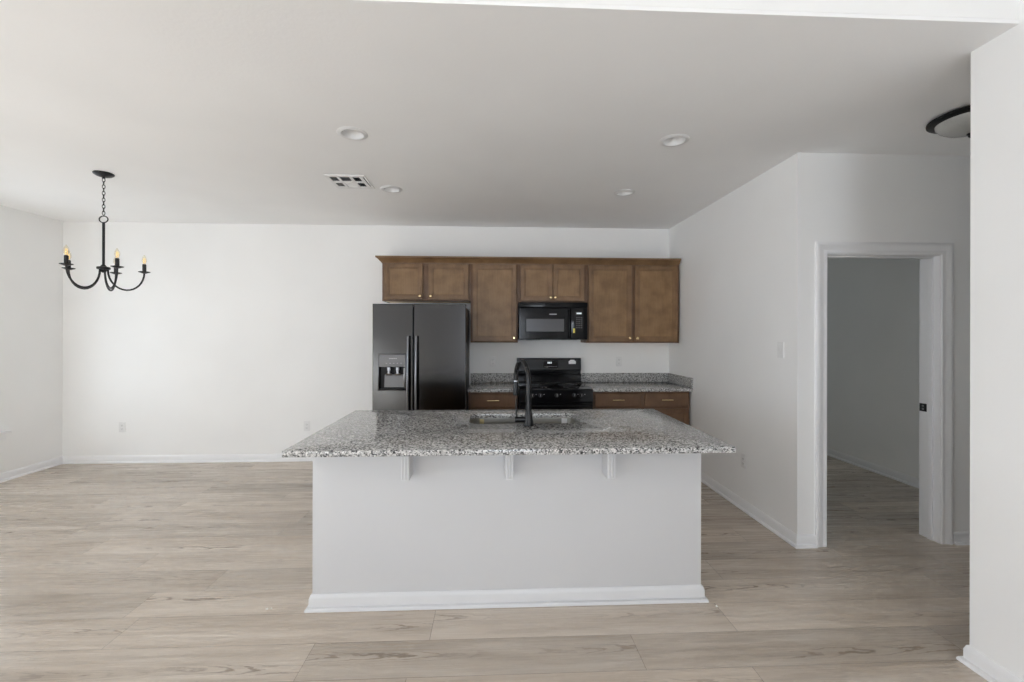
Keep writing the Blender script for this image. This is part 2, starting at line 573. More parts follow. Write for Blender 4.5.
def ceiling_sheet():
    bm = nb(); edges = []

    def loop(pts):
        vs = [bm.verts.new((x, y, CH)) for x, y in pts]
        for i in range(len(vs)):
            edges.append(bm.edges.new((vs[i], vs[(i + 1) % len(vs)])))
    loop([(-5.0, YR), (5.2, YR), (5.2, 6.6), (-5.0, 6.6)])
    for lx, ly in LIGHTS:
        loop([(lx + CAN_R * math.cos(2 * PI * k / 32), ly + CAN_R * math.sin(2 * PI * k / 32)) for k in range(32)])
    loop([(VX0 + .02, VY0 + .02), (VX1 - .02, VY0 + .02), (VX1 - .02, VY1 - .02), (VX0 + .02, VY1 - .02)])
    bmesh.ops.triangle_fill(bm, use_beauty=True, use_dissolve=False, edges=edges)
    bmesh.ops.recalc_face_normals(bm, faces=bm.faces[:])
    if sum(f.normal.z for f in bm.faces) > 0:
        bmesh.ops.reverse_faces(bm, faces=bm.faces[:])
    ret = bmesh.ops.extrude_face_region(bm, geom=bm.faces[:])
    bmesh.ops.translate(bm, verts=[e for e in ret['geom'] if isinstance(e, bmesh.types.BMVert)], vec=(0, 0, 0.016))
    return bm


struct('ceiling', ceiling_sheet(), M['ceil'])
bm = nb(); box(bm, -5.0, 2.3, -3.6, YR + .1, LCH, LCH + 0.1)
struct('ceiling_living', bm, M['ceil'])
wall_y('wall_header', YR, YR + 0.1, XL - .1, XN + .2, CH + .017, LCH)

WIN = (3.46, 4.50, 0.50, 2.08)
PAT = (-0.55, 1.25, 0.03, 2.08)
RW = (-0.35, 0.89, 0.32, 2.06)  # rear opening, added to let the fill light in
BW = (5.33, 6.33, 0.8, 2.1)  # bedroom opening out of view, added for its fill light
LW = (-2.50, -0.80, 0.6, 2.3)
wall_x('wall_left', XL - .12, XL, -3.6, YB + .12, 0, LCH, [WIN, PAT, LW])
wall_y('wall_back', YB, YB + .12, XL, XR + .12, 0, CH)
wall_x('wall_right', XR, XR + .12, YH, YB, 0, CH)
DX0, DX1, DZ = 2.331, 3.157, 2.036           # clear opening of the doorway
wall_y('wall_hall', YH, YH + .118, XR + .12, 5.1, 0, CH, [(DX0 - .02, DX1 + .02, 0, DZ + .02)])
wall_x('wall_right_near', XN, XN + .12, -3.6, YN, 0, LCH)
wall_y('wall_hall_near', YN - .12, YN, XN + .12, 5.1, 0, CH)
wall_x('wall_hall_end', 5.1, 5.2, YN - .12, YH + .118, 0, CH)
wall_x('wall_bedroom_right', 4.12, 4.24, YH + .118, 6.5, 0, CH, [BW])
wall_x('wall_bedroom_left', XR + .12, XR + .14, YH + .118, 6.5, 0, CH)
wall_y('wall_bedroom_back', 6.5, 6.62, XR + .12, 4.24, 0, CH)
wall_y('wall_rear', -3.6, -3.48, XL, XN, 0, LCH, [RW])


# windows
def window_in_x(name, y0, y1, z0, z1, xin, mull, rail, sill=True):
    """window in a wall facing +X whose inner face is xin"""
    bm = nb(); xo = xin - .12
    w = .05
    box(bm, xo + .02, xo + .08, y0, y0 + w, z0, z1, .004); box(bm, xo + .02, xo + .08, y1 - w, y1, z0, z1, .004)
    box(bm, xo + .02, xo + .08, y0 + w, y1 - w, z0, z0 + w, .004); box(bm, xo + .02, xo + .08, y0 + w, y1 - w, z1 - w, z1, .004)
    for m in mull:
        box(bm, xo + .02, xo + .08, m - .04, m + .04, z0 + w, z1 - w, .004)
    if rail:
        zc = (z0 + z1) / 2; ys = [y0 + w] + [q for m in mull for q in (m - .04, m + .04)] + [y1 - w]
        for a, c in zip(ys[0::2], ys[1::2]):
            box(bm, xo + .025, xo + .075, a, c, zc - .025, zc + .025, .004)
    f = struct(name, bm, M['trim'])
    bm = nb(); box(bm, xo + .045, xo + .051, y0 + w - .005, y1 - w + .005, z0 + w - .005, z1 - w + .005)
    obj('pane', bm, M['glass'], f)
    if sill:
        bm = nb(); box(bm, xo + .08, xin + .055, y0, y1, z0 - .022, z0, .004)
        box(bm, xin + .001, xin + .055, y0 - .1, y1 + .115, z0 - .022, z0 - .0005, .005)
        box(bm, xin + .001, xin + .016, y0 - .08, y1 + .095, z0 - .085, z0 - .0225, .004)
        obj('window_sill', bm, M['trim'], f)
    return f


window_in_x('window_1', *WIN, XL, [], True)
window_in_x('window_2', *LW, XL, [-1.65], False)
window_in_x('door_2', *PAT, XL, [0.35], False, sill=False)


bm = nb()
box(bm, RW[0], RW[0] + .05, -3.57, -3.51, RW[2], RW[3], .004); box(bm, RW[1] - .05, RW[1], -3.57, -3.51, RW[2], RW[3], .004)
box(bm, RW[0] + .05, RW[1] - .05, -3.57, -3.51, RW[2], RW[2] + .05, .004); box(bm, RW[0] + .05, RW[1] - .05, -3.57, -3.51, RW[3] - .05, RW[3], .004)
box(bm, 0.23, 0.31, -3.57, -3.51, RW[2] + .05, RW[3] - .05, .004)
w4 = struct('added_rear_window', bm, M['trim'])  # unseen window, added to go with the rear fill
bm = box(nb(), RW[0] + .045, RW[1] - .045, -3.543, -3.537, RW[2] + .045, RW[3] - .045); obj('pane', bm, M['glass'], w4)
bm = nb()
box(bm, 4.15, 4.21, BW[0], BW[0] + .05, BW[2], BW[3], .004); box(bm, 4.15, 4.21, BW[1] - .05, BW[1], BW[2], BW[3], .004)
box(bm, 4.15, 4.21, BW[0] + .05, BW[1] - .05, BW[2], BW[2] + .05, .004); box(bm, 4.15, 4.21, BW[0] + .05, BW[1] - .05, BW[3] - .05, BW[3], .004)
w3 = struct('added_bedroom_window', bm, M['trim'])  # unseen window, added to go with the bedroom fill
bm = box(nb(), 4.177, 4.183, BW[0] + .045, BW[1] - .045, BW[2] + .045, BW[3] - .045); obj('pane', bm, M['glass'], w3)

# baseboards with shoe moulding: profile (distance from wall, height)
BB = [(0, 0), (0.030, 0), (0.030, 0.008), (0.026, 0.016), (0.014, 0.020), (0.014, 0.060), (0.011, 0.068), (0.008, 0.078), (0.003, 0.083), (0, 0.083)]


def run(bm, pts):
    """baseboard along a polyline on the floor; the room lies to the left of the direction of travel"""
    P = [Vector(p) for p in pts]; rows = []
    for i, p in enumerate(P):
        d0 = (P[i] - P[i - 1]).normalized() if i > 0 else (P[1] - P[0]).normalized()
        d1 = (P[i + 1] - P[i]).normalized() if i < len(P) - 1 else d0
        n0 = Vector((-d0.y, d0.x)); n1 = Vector((-d1.y, d1.x))
        mm = (n0 + n1).normalized(); mm = mm / max(0.3, mm.dot(n0))
        rows.append([bm.verts.new((p.x + mm.x * u, p.y + mm.y * u, h)) for u, h in BB])
    for a, c in zip(rows[:-1], rows[1:]):
        for j in range(len(BB)):
            bm.faces.new((a[j], a[(j + 1) % len(BB)], c[(j + 1) % len(BB)], c[j]))
    bm.faces.new(rows[0][::-1]); bm.faces.new(rows[-1])
    return bm


FRX0, FRX1 = -1.165, -0.262
bm = run(nb(), [(FRX0 - .02, YB), (XL, YB), (XL, PAT[1])]); struct('baseboard_left', bm, M['trim'])
bm = run(nb(), [(XL, PAT[0]), (XL, -3.48), (XN, -3.48), (XN, YN), (5.1, YN)]); struct('baseboard_right_near', bm, M['trim'])
bm = run(nb(), [(DX0 - .085, YH), (XR, YH), (XR, 4.58)]); struct('baseboard_right', bm, M['trim'])
bm = run(nb(), [(5.1, YH), (DX1 + .093, YH)]); struct('baseboard_hall', bm, M['trim'])
bm = run(nb(), [(4.12, YH + .118), (4.12, 6.5), (XR + .14, 6.5), (XR + .14, YH + .118), (DX0 - .1, YH + .118)]); struct('baseboard_bedroom', bm, M['trim'])


# doorway: jamb, stop and casing
def casing_profile():
    # (distance outward from opening, projection from wall)
    return [(0.006, 0), (0.006, 0.010), (0.014, 0.013), (0.030, 0.010), (0.034, 0.012), (0.055, 0.014), (0.062, 0.018), (0.078, 0.018), (0.086, 0.014), (0.086, 0)]


def casing(bm, yw, sgn):
    prof = casing_profile()
    pth = [(DX0, 0.0, -1, 0), (DX0, DZ, -1, 1), (DX1, DZ, 1, 1), (DX1, 0.0, 1, 0)]
    rows = [[bm.verts.new((x + ax * u, yw + sgn * h, z + az * u)) for u, h in prof] for x, z, ax, az in pth]
    for a, c in zip(rows[:-1], rows[1:]):
        for j in range(len(prof)):
            bm.faces.new((a[j], a[(j + 1) % len(prof)], c[(j + 1) % len(prof)], c[j]))
    bm.faces.new(rows[0]); bm.faces.new(rows[-1][::-1])
    return bm


bm = casing(nb(), YH, -1)
door = struct('door_1', bm, M['trim'])
door['label'] = 'white cased doorway without a visible door leaf in the hall wall'
bm = nb()
y0, y1 = YH - .001, YH + .150
box(bm, DX0 - .018, DX0, y0, y1, 0, DZ, .001); box(bm, DX1, DX1 + .018, y0, y1, 0, DZ, .001)
box(bm, DX0 - .018, DX1 + .018, y0, y1, DZ, DZ + .018, .001)
obj('door_jamb', bm, M['trim'], door)
bm = nb()
ys0, ys1 = YH + .045, YH + .082
box(bm, DX0, DX0 + .011, ys0, ys1, 0, DZ - .011, .002); box(bm, DX1 - .011, DX1, ys0, ys1, 0, DZ - .011, .002)
box(bm, DX0, DX1, ys0, ys1, DZ - .011, DZ, .002)
obj('door_stop', bm, M['trim'], door)
bm = nb(); box(bm, DX1 - .0025, DX1 + .001, YH + .094, YH + .146, .915, .972, .001)
sp = obj('strike_plate', bm, M['black_metal'], door); sp['label'] = 'black strike plate'
bm = nb(); box(bm, DX1 - .0032, DX1 - .0024, YH + .112, YH + .128, .926, .940); box(bm, DX1 - .0032, DX1 - .0024, YH + .112, YH + .128, .948, .962)
obj('strike_hole', bm, M['grey_plastic'], sp)

# ------------------------------------------------------------------ island
IX0, IX1, IY0, IY1 = -0.962, 1.161, 2.388, 3.205
CX0, CX1, CY0, CY1 = -1.004, 1.214, 2.129, 3.254
isl = thing('kitchen_island', 'long white panelled kitchen island base with three corbels under a granite top', 'island', (0.1, 2.8, 0))
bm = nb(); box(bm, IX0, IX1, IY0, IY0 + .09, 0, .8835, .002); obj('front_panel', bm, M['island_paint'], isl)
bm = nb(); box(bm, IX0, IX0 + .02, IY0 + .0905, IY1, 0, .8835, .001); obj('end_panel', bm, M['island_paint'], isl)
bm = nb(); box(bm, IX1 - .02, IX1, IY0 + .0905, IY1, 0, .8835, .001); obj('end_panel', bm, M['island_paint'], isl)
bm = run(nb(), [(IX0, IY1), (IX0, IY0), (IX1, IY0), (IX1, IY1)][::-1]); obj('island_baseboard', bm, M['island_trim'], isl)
bm = nb(); box(bm, IX0 + .021, IX1 - .021, IY1 - .03, IY1 - .002, .1, .883, .001); rear = obj('cabinet_face', bm, M['frame_wood'], isl)
rear['label'] = 'brown wood cabinet face'
FLIP = lambda yc: Matrix.Translation((0, yc, 0)) @ Matrix.Scale(-1, 4, (0, 1, 0)) @ Matrix.Translation((0, -yc, 0))
xs = [IX0 + .03 + k * (IX1 - IX0 - .06) / 4 for k in range(5)]
for a, c in zip(xs[:-1], xs[1:]):
    bm = shaker(nb(), a + .012, c - .012, .13, .86, IY1 - .002, IY1 + .018)
    bmesh.ops.transform(bm, matrix=FLIP(IY1 + .008), verts=bm.verts[:])
    obj('door', bm, M['wood'], isl)
bm = nb(); box(bm, IX0 + .021, IX1 - .021, IY1 - .08, IY1 - .06, 0, .1); obj('toe_kick', bm, M['frame_wood'], isl)
# corbels
for xc in (-0.450, 0.0875, 0.625):
    bm = nb()
    yw = IY0 - .0005; hw, dp_ = .0215, .112
    # square bracket block with a fluted face, a stepped foot and a wider cap
    poly = [(xc - hw, yw), (xc - hw, yw - dp_ + .004), (xc - hw + .004, yw - dp_), (xc - .0115, yw - dp_), (xc - .0095, yw - dp_ + .006), (xc - .0055, yw - dp_ + .006), (xc - .0035, yw - dp_),
            (xc + .0035, yw - dp_), (xc + .0055, yw - dp_ + .006), (xc + .0095, yw - dp_ + .006), (xc + .0115, yw - dp_), (xc + hw - .004, yw - dp_), (xc + hw, yw - dp_ + .004), (xc + hw, yw)]
    prism(bm, poly, 'Z', .720, .860)
    box(bm, xc - hw + .003, xc + hw - .003, yw - dp_ + .012, yw, .711, .7205, .002)
    box(bm, xc - .034, xc + .034, yw - .132, yw, .864, .8833, .003)
    box(bm, xc - .027, xc + .027, yw - .122, yw, .855, .8645, .002)
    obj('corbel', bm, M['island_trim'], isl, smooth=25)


# worktop with the sink cut-out
def rrect(x0, x1, y0, y1, r, n=6):
    pts = []
    for cx_, cy_, a0 in ((x1 - r, y1 - r, 0), (x0 + r, y1 - r, PI / 2), (x0 + r, y0 + r, PI), (x1 - r, y0 + r, 3 * PI / 2)):
        for k in range(n + 1):
            a = a0 + PI / 2 * k / n
            pts.append((cx_ + r * math.cos(a), cy_ + r * math.sin(a)))
    return pts


SX0, SX1, SY0, SY1 = -0.150, 0.568, 2.742, 3.085


def slab_with_hole(outer, hole, z0, z1, bev=0.004):
    bm = nb(); edges = []

    def loop(pts):
        vs = [bm.verts.new((x, y, z1)) for x, y in pts]
        for i in range(len(vs)):
            edges.append(bm.edges.new((vs[i], vs[(i + 1) % len(vs)])))
    loop(outer); loop(hole)
    bmesh.ops.triangle_fill(bm, use_beauty=True, use_dissolve=False, edges=edges)
    bmesh.ops.recalc_face_normals(bm, faces=bm.faces[:])
    top = bm.faces[:]
    ret = bmesh.ops.extrude_face_region(bm, geom=top)
    bmesh.ops.translate(bm, verts=[e for e in ret['geom'] if isinstance(e, bmesh.types.BMVert)], vec=(0, 0, z0 - z1))
    bmesh.ops.recalc_face_normals(bm, faces=bm.faces[:])
    rim = [e for e in bm.edges if len(e.link_faces) == 2 and abs(e.calc_face_angle(0)) > 1.2 and abs(e.verts[0].co.z - e.verts[1].co.z) < 1e-5]
    bmesh.ops.bevel(bm, geom=rim, offset=bev, segments=2, profile=0.5, affect='EDGES')
    return bm


bm = slab_with_hole(rrect(CX0, CX1, CY0, CY1, .007), rrect(SX0, SX1, SY0, SY1, .075), .884, .9145)
tag(obj('island_countertop', bm, M['granite'], origin=(0.1, 2.7, .884)), 'wide speckled grey granite slab with sink cutout on the white island', 'countertop')


def sink_basin():
    bm = nb(); loops = []
    for e, z in ((.012, .8835), (.006, .8835), (.005, .875), (.002, .72), (-.012, .700), (-.035, .692)):
        loops.append([bm.verts.new((x, y, z)) for x, y in rrect(SX0 - e, SX1 + e, SY0 - e, SY1 + e, .075 + e)])
    n = len(loops[0])
    for a, c in zip(loops[:-1], loops[1:]):
        for j in range(n):
            bm.faces.new((a[j], a[(j + 1) % n], c[(j + 1) % n], c[j]))
    bm.faces.new(loops[-1])
    return bm


sink = thing('kitchen_sink', 'undermount stainless steel sink basin set in the island granite', 'sink', (0.21, 2.91, .69))
o = obj('basin', sink_basin(), M['steel'], sink)
md = o.modifiers.new('thickness', 'SOLIDIFY'); md.thickness = 0.0012; md.offset = 0
bm = lathe(nb(), [(0, .6945), (.02, .6940), (.040, .6955), (.047, .694), (.047, .692), (0, .692)], (0.21, 2.95, 0)); obj('drain', bm, M['chrome'], sink)
yb = SY1 - .001
bm = nb(); box(bm, .488, .540, yb - .0035, yb - .0005, .823, .880, .001); s_ = obj('paper_label', bm, M['white_mark'], sink); s_['label'] = 'white paper label'
bm = nb(); box(bm, -.09, -.06, yb - .0035, yb - .0005, .820, .876, .001); s_ = obj('paper_label', bm, M['tan_sticker'], sink); s_['label'] = 'tan paper label'

# faucet
fx, fy, fz = 0.220, 2.675, .9146
fa = thing('kitchen_faucet', 'tall matte black gooseneck pull-down faucet behind the sink on the island granite', 'faucet', (fx, fy, fz))
bm = lathe(nb(), [(0, 0), (.033, 0), (.034, .006), (.031, .016), (.026, .045), (.022, .085), (.0205, .09), (0, .09)], (fx, fy, fz)); obj('faucet_base', bm, M['faucet'], fa)
tipx, tipy = 0.152, 2.868
pts = []; rads = []
for k in range(7):
    pts.append((fx, fy, fz + .088 + k * .032)); rads.append(.0185 - .0006 * k)
cxm, cym, top = (fx + tipx) / 2, (fy + tipy) / 2, fz + .27
rad = math.hypot(tipx - fx, tipy - fy) / 2
ux, uy = (tipx - fx) / (2 * rad), (tipy - fy) / (2 * rad)
for k in range(1, 17):
    a = PI - PI * k / 16
    pts.append((cxm + ux * rad * math.cos(a), cym + uy * rad * math.cos(a), top + rad * 1.18 * math.sin(a))); rads.append(.0148)
pts.append((tipx, tipy, top - .012)); rads.append(.0145)
bm = tube(nb(), pts, rads, 14); obj('gooseneck', bm, M['faucet'], fa)
zt = top - .012
bm = lathe(nb(), [(.0, 0), (.0165, 0), (.0165, -.010), (0, -.010)], (tipx, tipy, zt)); o = obj('spray_collar', bm, M['chrome'], fa); o['label'] = 'bright metal collar'
bm = lathe(nb(), [(0, -.010), (.0160, -.010), (.0180, -.03), (.0195, -.085), (.0185, -.098), (.012, -.100), (0, -.100)], (tipx, tipy, zt)); obj('spray_head', bm, M['faucet'], fa)
bm = nb(); tube(bm, [(fx, fy, fz + .038), (fx - .083, fy + .004, fz + .038)], .0165, 14)
sv = obj('valve_body', bm, M['faucet'], fa)
bm = nb(); tube(bm, [(fx - .074, fy + .004, fz + .040), (fx - .075, fy + .004, fz + .085), (fx - .077, fy + .003, fz + .165)], [.0055, .0045, .004], 10)
obj('lever', bm, M['faucet'], sv)

# ------------------------------------------------------------------ wall cabinets
YF = 4.865           # face frame plane
YD = 4.846           # door front


def knob(bm, x, z, yf):
    return lathe(bm, [(0, -.026), (.010, -.0255), (.0155, -.021), (.0168, -.016), (.011, -.010), (.006, -.007), (.006, 0), (0, 0)], (x, yf, z), 'Y', 16)


def wall_cabinet(label, x0, x1, z0, z1, doors, knobs):
    t = thing('wall_cabinet', label, 'cabinet', ((x0 + x1) / 2, YB - .15, z0), 'brown cabinets hung on the back wall')
    bm = nb()
    box(bm, x0, x0 + .016, YF + .019, YB - .002, z0, z1, .001); box(bm, x1 - .016, x1, YF + .019, YB - .002, z0, z1, .001)
    box(bm, x0 + .016, x1 - .016, YF + .019, YB - .002, z1 - .016, z1)
    box(bm, x0 + .016, x1 - .016, YB - .012, YB - .002, z0 + .012, z1 - .016)
    obj('case', bm, M['frame_wood'], t)
    bm = nb(); box(bm, x0 + .016, x1 - .016, YF + .019, YB - .012, z0 + .003, z0 + .016); o = obj('bottom_panel', bm, M['natural_ply'], t); o['label'] = 'pale unfinished underside'
    bm = nb()
    st = .038
    box(bm, x0, x0 + st, YF, YF + .0185, z0, z1, .001); box(bm, x1 - st, x1, YF, YF + .0185, z0, z1, .001)
    box(bm, x0 + st, x1 - st, YF, YF + .0185, z0, z0 + st, .001); box(bm, x0 + st, x1 - st, YF, YF + .0185, z1 - st, z1, .001)
    if len(doors) == 2:
        mx = (doors[0][1] + doors[1][0]) / 2
        box(bm, mx - .04, mx + .04, YF, YF + .0185, z0 + st, z1 - st, .001)
    obj('face_frame', bm, M['frame_wood'], t)
    for (a, c), kx in zip(doors, knobs):
        bm = shaker(nb(), a, c, z0 + .017, z1 - .022, YD, YF - .0005)
        d = obj('door', bm, M['wood_rail'], t, smooth=20)
        bm = box(nb(), a + .0585, c - .0585, YD + .0080, YD + .0088, z0 + .0755, z1 - .0805); obj('panel', bm, M['wood'], d)
        bm = knob(nb(), kx, z0 + .017 + .036, YD)
        k = obj('knob', bm, M['brass'], d); k['label'] = 'small brass knob'
    return t


ZT = 2.268
wall_cabinet('short two-door brown wall cabinet above the refrigerator', -1.213, -.247, 1.836, ZT, [(-1.188, -.769), (-.708, -.268)], [-.797, -.680])
wall_cabinet('tall single-door brown wall cabinet between refrigerator and microwave', -.246, .279, 1.381, ZT, [(-.222, .262)], [.236])
wall_cabinet('short two-door brown wall cabinet directly above the microwave', .280, 1.046, 1.828, ZT, [(.308, .664), (.670, 1.022)], [.641, .693])
wall_cabinet('wide tall two-door brown wall cabinet right of the microwave', 1.047, 2.103, 1.379, ZT, [(1.070, 1.558), (1.594, 2.080)], [1.532, 1.620])

# crown moulding with a mitred return on the left end
prof = [(0, 0), (.006, 0), (.008, .010), (.022, .022), (.038, .042), (.050, .052), (.060, .056), (.060, .072), (0, .072)]
bm = nb()
yc = YF - .0005; rows = []
for x, y, ax, ay in ((-1.2135, YB - .001, -1, 0), (-1.2135, yc, -1, -1), (2.103, yc, 0, -1)):
    rows.append([bm.verts.new((x + ax * u, y + ay * u, 2.252 + h)) for u, h in prof])
for a, c in zip(rows[:-1], rows[1:]):
    for j in range(len(prof)):
        bm.faces.new((a[j], a[(j + 1) % len(prof)], c[(j + 1) % len(prof)], c[j]))
bm.faces.new(rows[0]); bm.faces.new(rows[-1][::-1])
tag(obj('crown_molding', bm, M['wood_rail'], origin=(.45, yc, 2.252)), 'brown crown moulding running along the tops of the wall cabinets', 'moulding')

# ------------------------------------------------------------------ base cabinets and back worktops
YBF = 4.592


def base_cabinet(label, x0, x1, hinge):
    t = thing('base_cabinet', label, 'cabinet', ((x0 + x1) / 2, 4.88, 0), 'brown base cabinets along the back wall')
    bm = nb()
    box(bm, x0, x0 + .016, YBF + .019, YB - .032, .10, .872); box(bm, x1 - .016, x1, YBF + .019, YB - .032, .10, .872)
    box(bm, x0 + .016, x1 - .016, YBF + .019, YB - .032, .10, .116); box(bm, x0 + .016, x1 - .016, YB - .044, YB - .032, .116, .872)
    obj('case', bm, M['frame_wood'], t)
    bm = nb(); st = .034
    box(bm, x0, x0 + st, YBF, YBF + .0185, .10, .872, .001); box(bm, x1 - st, x1, YBF, YBF + .0185, .10, .872, .001)
    for za, zb in ((.10, .13), (.685, .715), (.846, .872)):
        box(bm, x0 + st, x1 - st, YBF, YBF + .0185, za, zb, .001)
    obj('face_frame', bm, M['frame_wood'], t)
    bm = nb(); box(bm, x0, x1, YBF + .06, YBF + .075, 0, .0995); obj('toe_kick', bm, M['frame_wood'], t)
    bm = slab_recess(nb(), x0 + .020, x1 - .014, .708, .856, YBF - .019, YBF - .0005, x0 + .034, x1 - .028, .722, .842, .002, .004, .004)
    d = obj('drawer', bm, M['frame_wood'], t, smooth=20)
    xm = (x0 + x1) / 2; yf = YBF - .019
    bm = nb()
    tube(bm, [(xm - .062, yf - .026, .783), (xm + .062, yf - .026, .783)], .0062, 10)
    for s in (-.044, .044):
        tube(bm, [(xm + s, yf + .001, .783), (xm + s, yf - .026, .783)], .0045, 8)
    p = obj('bar_pull', bm, M['brass'], d); p['label'] = 'brass bar pull'
    bm = shaker(nb(), x0 + .020, x1 - .014, .118, .690, yf, YBF - .0005)
    d = obj('door', bm, M['frame_wood'], t, smooth=20)
    bm = knob(nb(), x0 + .05 if hinge else x1 - .045, .655, yf); k = obj('knob', bm, M['brass'], d); k['label'] = 'small brass knob'
    return t


base_cabinet('brown base cabinet with one drawer between refrigerator and range', -.252, .262, 0)
base_cabinet('brown base cabinet with one drawer just right of the range', 1.056, 1.590, 0)
base_cabinet('brown base cabinet with one drawer in the corner by the right wall', 1.5905, 2.101, 1)

YCT = 4.5375
t = thing('countertop', 'short grey granite worktop between refrigerator and range', 'countertop', (0, 4.85, .874), 'granite worktops on the back wall cabinets')
bm = nb(); box(bm, -.259, .270, YCT, YB - .001, .8725, .905, .004); obj('slab', bm, M['granite'], t)
bm = nb(); box(bm, -.259, .270, YB - .022, YB - .0015, .9055, 1.014, .003); obj('backsplash', bm, M['granite_honed'], t)
t = thing('countertop', 'longer grey granite worktop right of the range with side backsplash', 'countertop', (1.58, 4.85, .874), 'granite worktops on the back wall cabinets')
bm = nb(); box(bm, 1.047, XR - .002, YCT, YB - .001, .8725, .905, .004); obj('slab', bm, M['granite'], t)
bm = nb(); box(bm, 1.047, XR - .002, YB - .022, YB - .0015, .9055, 1.014, .003); obj('backsplash', bm, M['granite_honed'], t)
bm = nb(); box(bm, XR - .023, XR - .002, YCT + .002, YB - .0225, .9055, 1.014, .003); obj('side_splash', bm, M['granite_honed'], t)

# ------------------------------------------------------------------ refrigerator
fr = thing('refrigerator', 'black side-by-side refrigerator with dispenser at left of the cabinets', 'refrigerator', (-.714, 4.7, 0))
FY = 4.30
bm = nb(); box(bm, FRX0 + .008, FRX1 - .008, FY + .072, 5.10, .02, 1.745, .004); obj('case', bm, M['fridge_side'], fr)
for x in (FRX0 + .06, FRX1 - .06):
    for y in (FY + .15, 5.02):
        bm = lathe(nb(), [(0, 0), (.02, 0), (.02, .0205), (0, .0205)], (x, y, 0), n=12)
        obj('foot', bm, M['black_satin'], fr)
bm = nb(); box(bm, FRX0 + .02, FRX1 - .02, FY + .03, FY + .0715, .025, .095, .003); obj('kick_grille', bm, M['black_satin'], fr)
for x in (FRX0 + .05, FRX1 - .05):
    bm = box(nb(), x - .04, x + .04, FY + .075, FY + .17, 1.7455, 1.762, .004)
    obj('hinge_cover', bm, M['black_satin'], fr)
XS = -.7725
dl = (-1.102, -.851, .930, 1.155)
bm = slab_recess(nb(), FRX0, XS - .003, .105, 1.767, FY, FY + .070, *dl, .058, 0.004, .006)
ld = obj('door', bm, M['fridge'], fr, smooth=30)
bm = slab_recess(nb(), XS + .003, FRX1, .105, 1.767, FY, FY + .070, XS + .02, FRX1 - .02, .125, 1.747, .0001, 0.0, .006)
rd = obj('door', bm, M['fridge'], fr, smooth=30)
for dr, hx, out in ((ld, -.817, -1), (rd, -.738, 1)):
    bm = nb(); pts = []
    for k in range(15):
        u = k / 14; z = .58 + u * .875
        pts.append((hx, FY - .030 - .026 * math.sin(PI * u), z))
    t_ = nb(); tube(t_, pts, .0135, 12); merge(bm, t_)
    for z in (.60, 1.435):
        tube(bm, [(hx, FY + .0005, z), (hx, FY - .034, z)], .011, 10)
    h = obj('handle', bm, M['handle_dark'], dr)
# dispenser: trim frame, control strip, nozzles and paddles inside the cavity
dsp = thing  # (kept as parts of the left door)
bm = nb(); x0, x1, z0, z1 = dl
fw_ = .010; ztop = 1.275
box(bm, x0 - fw_, x0, FY - .006, FY - .0002, z0 - fw_, ztop + fw_, .002); box(bm, x1, x1 + fw_, FY - .006, FY - .0002, z0 - fw_, ztop + fw_, .002)
box(bm, x0, x1, FY - .006, FY - .0002, z0 - fw_, z0, .002); box(bm, x0, x1, FY - .006, FY - .0002, ztop, ztop + fw_, .002)
obj('dispenser_frame', bm, M['fridge'], ld)
bm = nb(); box(bm, x0 + .0005, x1 - .0005, FY - .0045, FY - .0002, z1 + .001, ztop - .0005, .001); o = obj('control_strip', bm, M['grey_plastic'], ld)
bm = nb()
for k, w in enumerate((.007, .006, .009, .005, .008, .006, .009)):
    xa = -1.003 + k * .0105; box(bm, xa, xa + w, FY - .0056, FY - .0046, 1.232, 1.240)
obj('brand_mark', bm, M['light_mark'], ld)
for k in range(5):
    xa = -1.035 + k * .035; bm = box(nb(), xa, xa + .012, FY - .0056, FY - .0046, 1.188, 1.192)
    obj('control_mark', bm, M['light_mark'], ld)
yb_ = FY + .057
bm = nb(); box(bm, x0 + .006, x1 - .006, yb_ - .003, yb_, z0 + .006, z1 - .006); o = obj('cavity_liner', bm, M['black_satin'], ld)
bm = nb(); prism(bm, [(FY + .016, .955), (yb_ - .0035, .955), (yb_ - .0035, 1.075), (FY + .036, 1.075)], 'X', -1.055, -.875); obj('cavity_back', bm, M['grey_plastic'], ld)
for xn in (-1.010, -.925):
    bm = nb()
    prism(bm, [(FY + .010, 1.088), (FY + .018, 1.070), (FY + .024, 1.070), (FY + .036, 1.088)], 'X', xn - .028, xn + .028)
    lathe(bm, [(0, 1.088), (.020, 1.088), (.020, 1.115), (.026, 1.118), (.026, 1.150), (0, 1.150)], (xn, FY + .026, 0), n=14)
    obj('paddle', bm, M['chrome'], ld)
bm = nb(); box(bm, x1 - .014, x1 - .006, FY + .004, FY + .012, .945, 1.145, .001); obj('cavity_edge', bm, M['chrome'], ld)
bm = nb(); box(bm, x0 + .006, x1 - .006, FY + .002, FY + .056, z0 + .005, z0 + .012, .001)
obj('drip_tray', bm, M['black_satin'], ld)

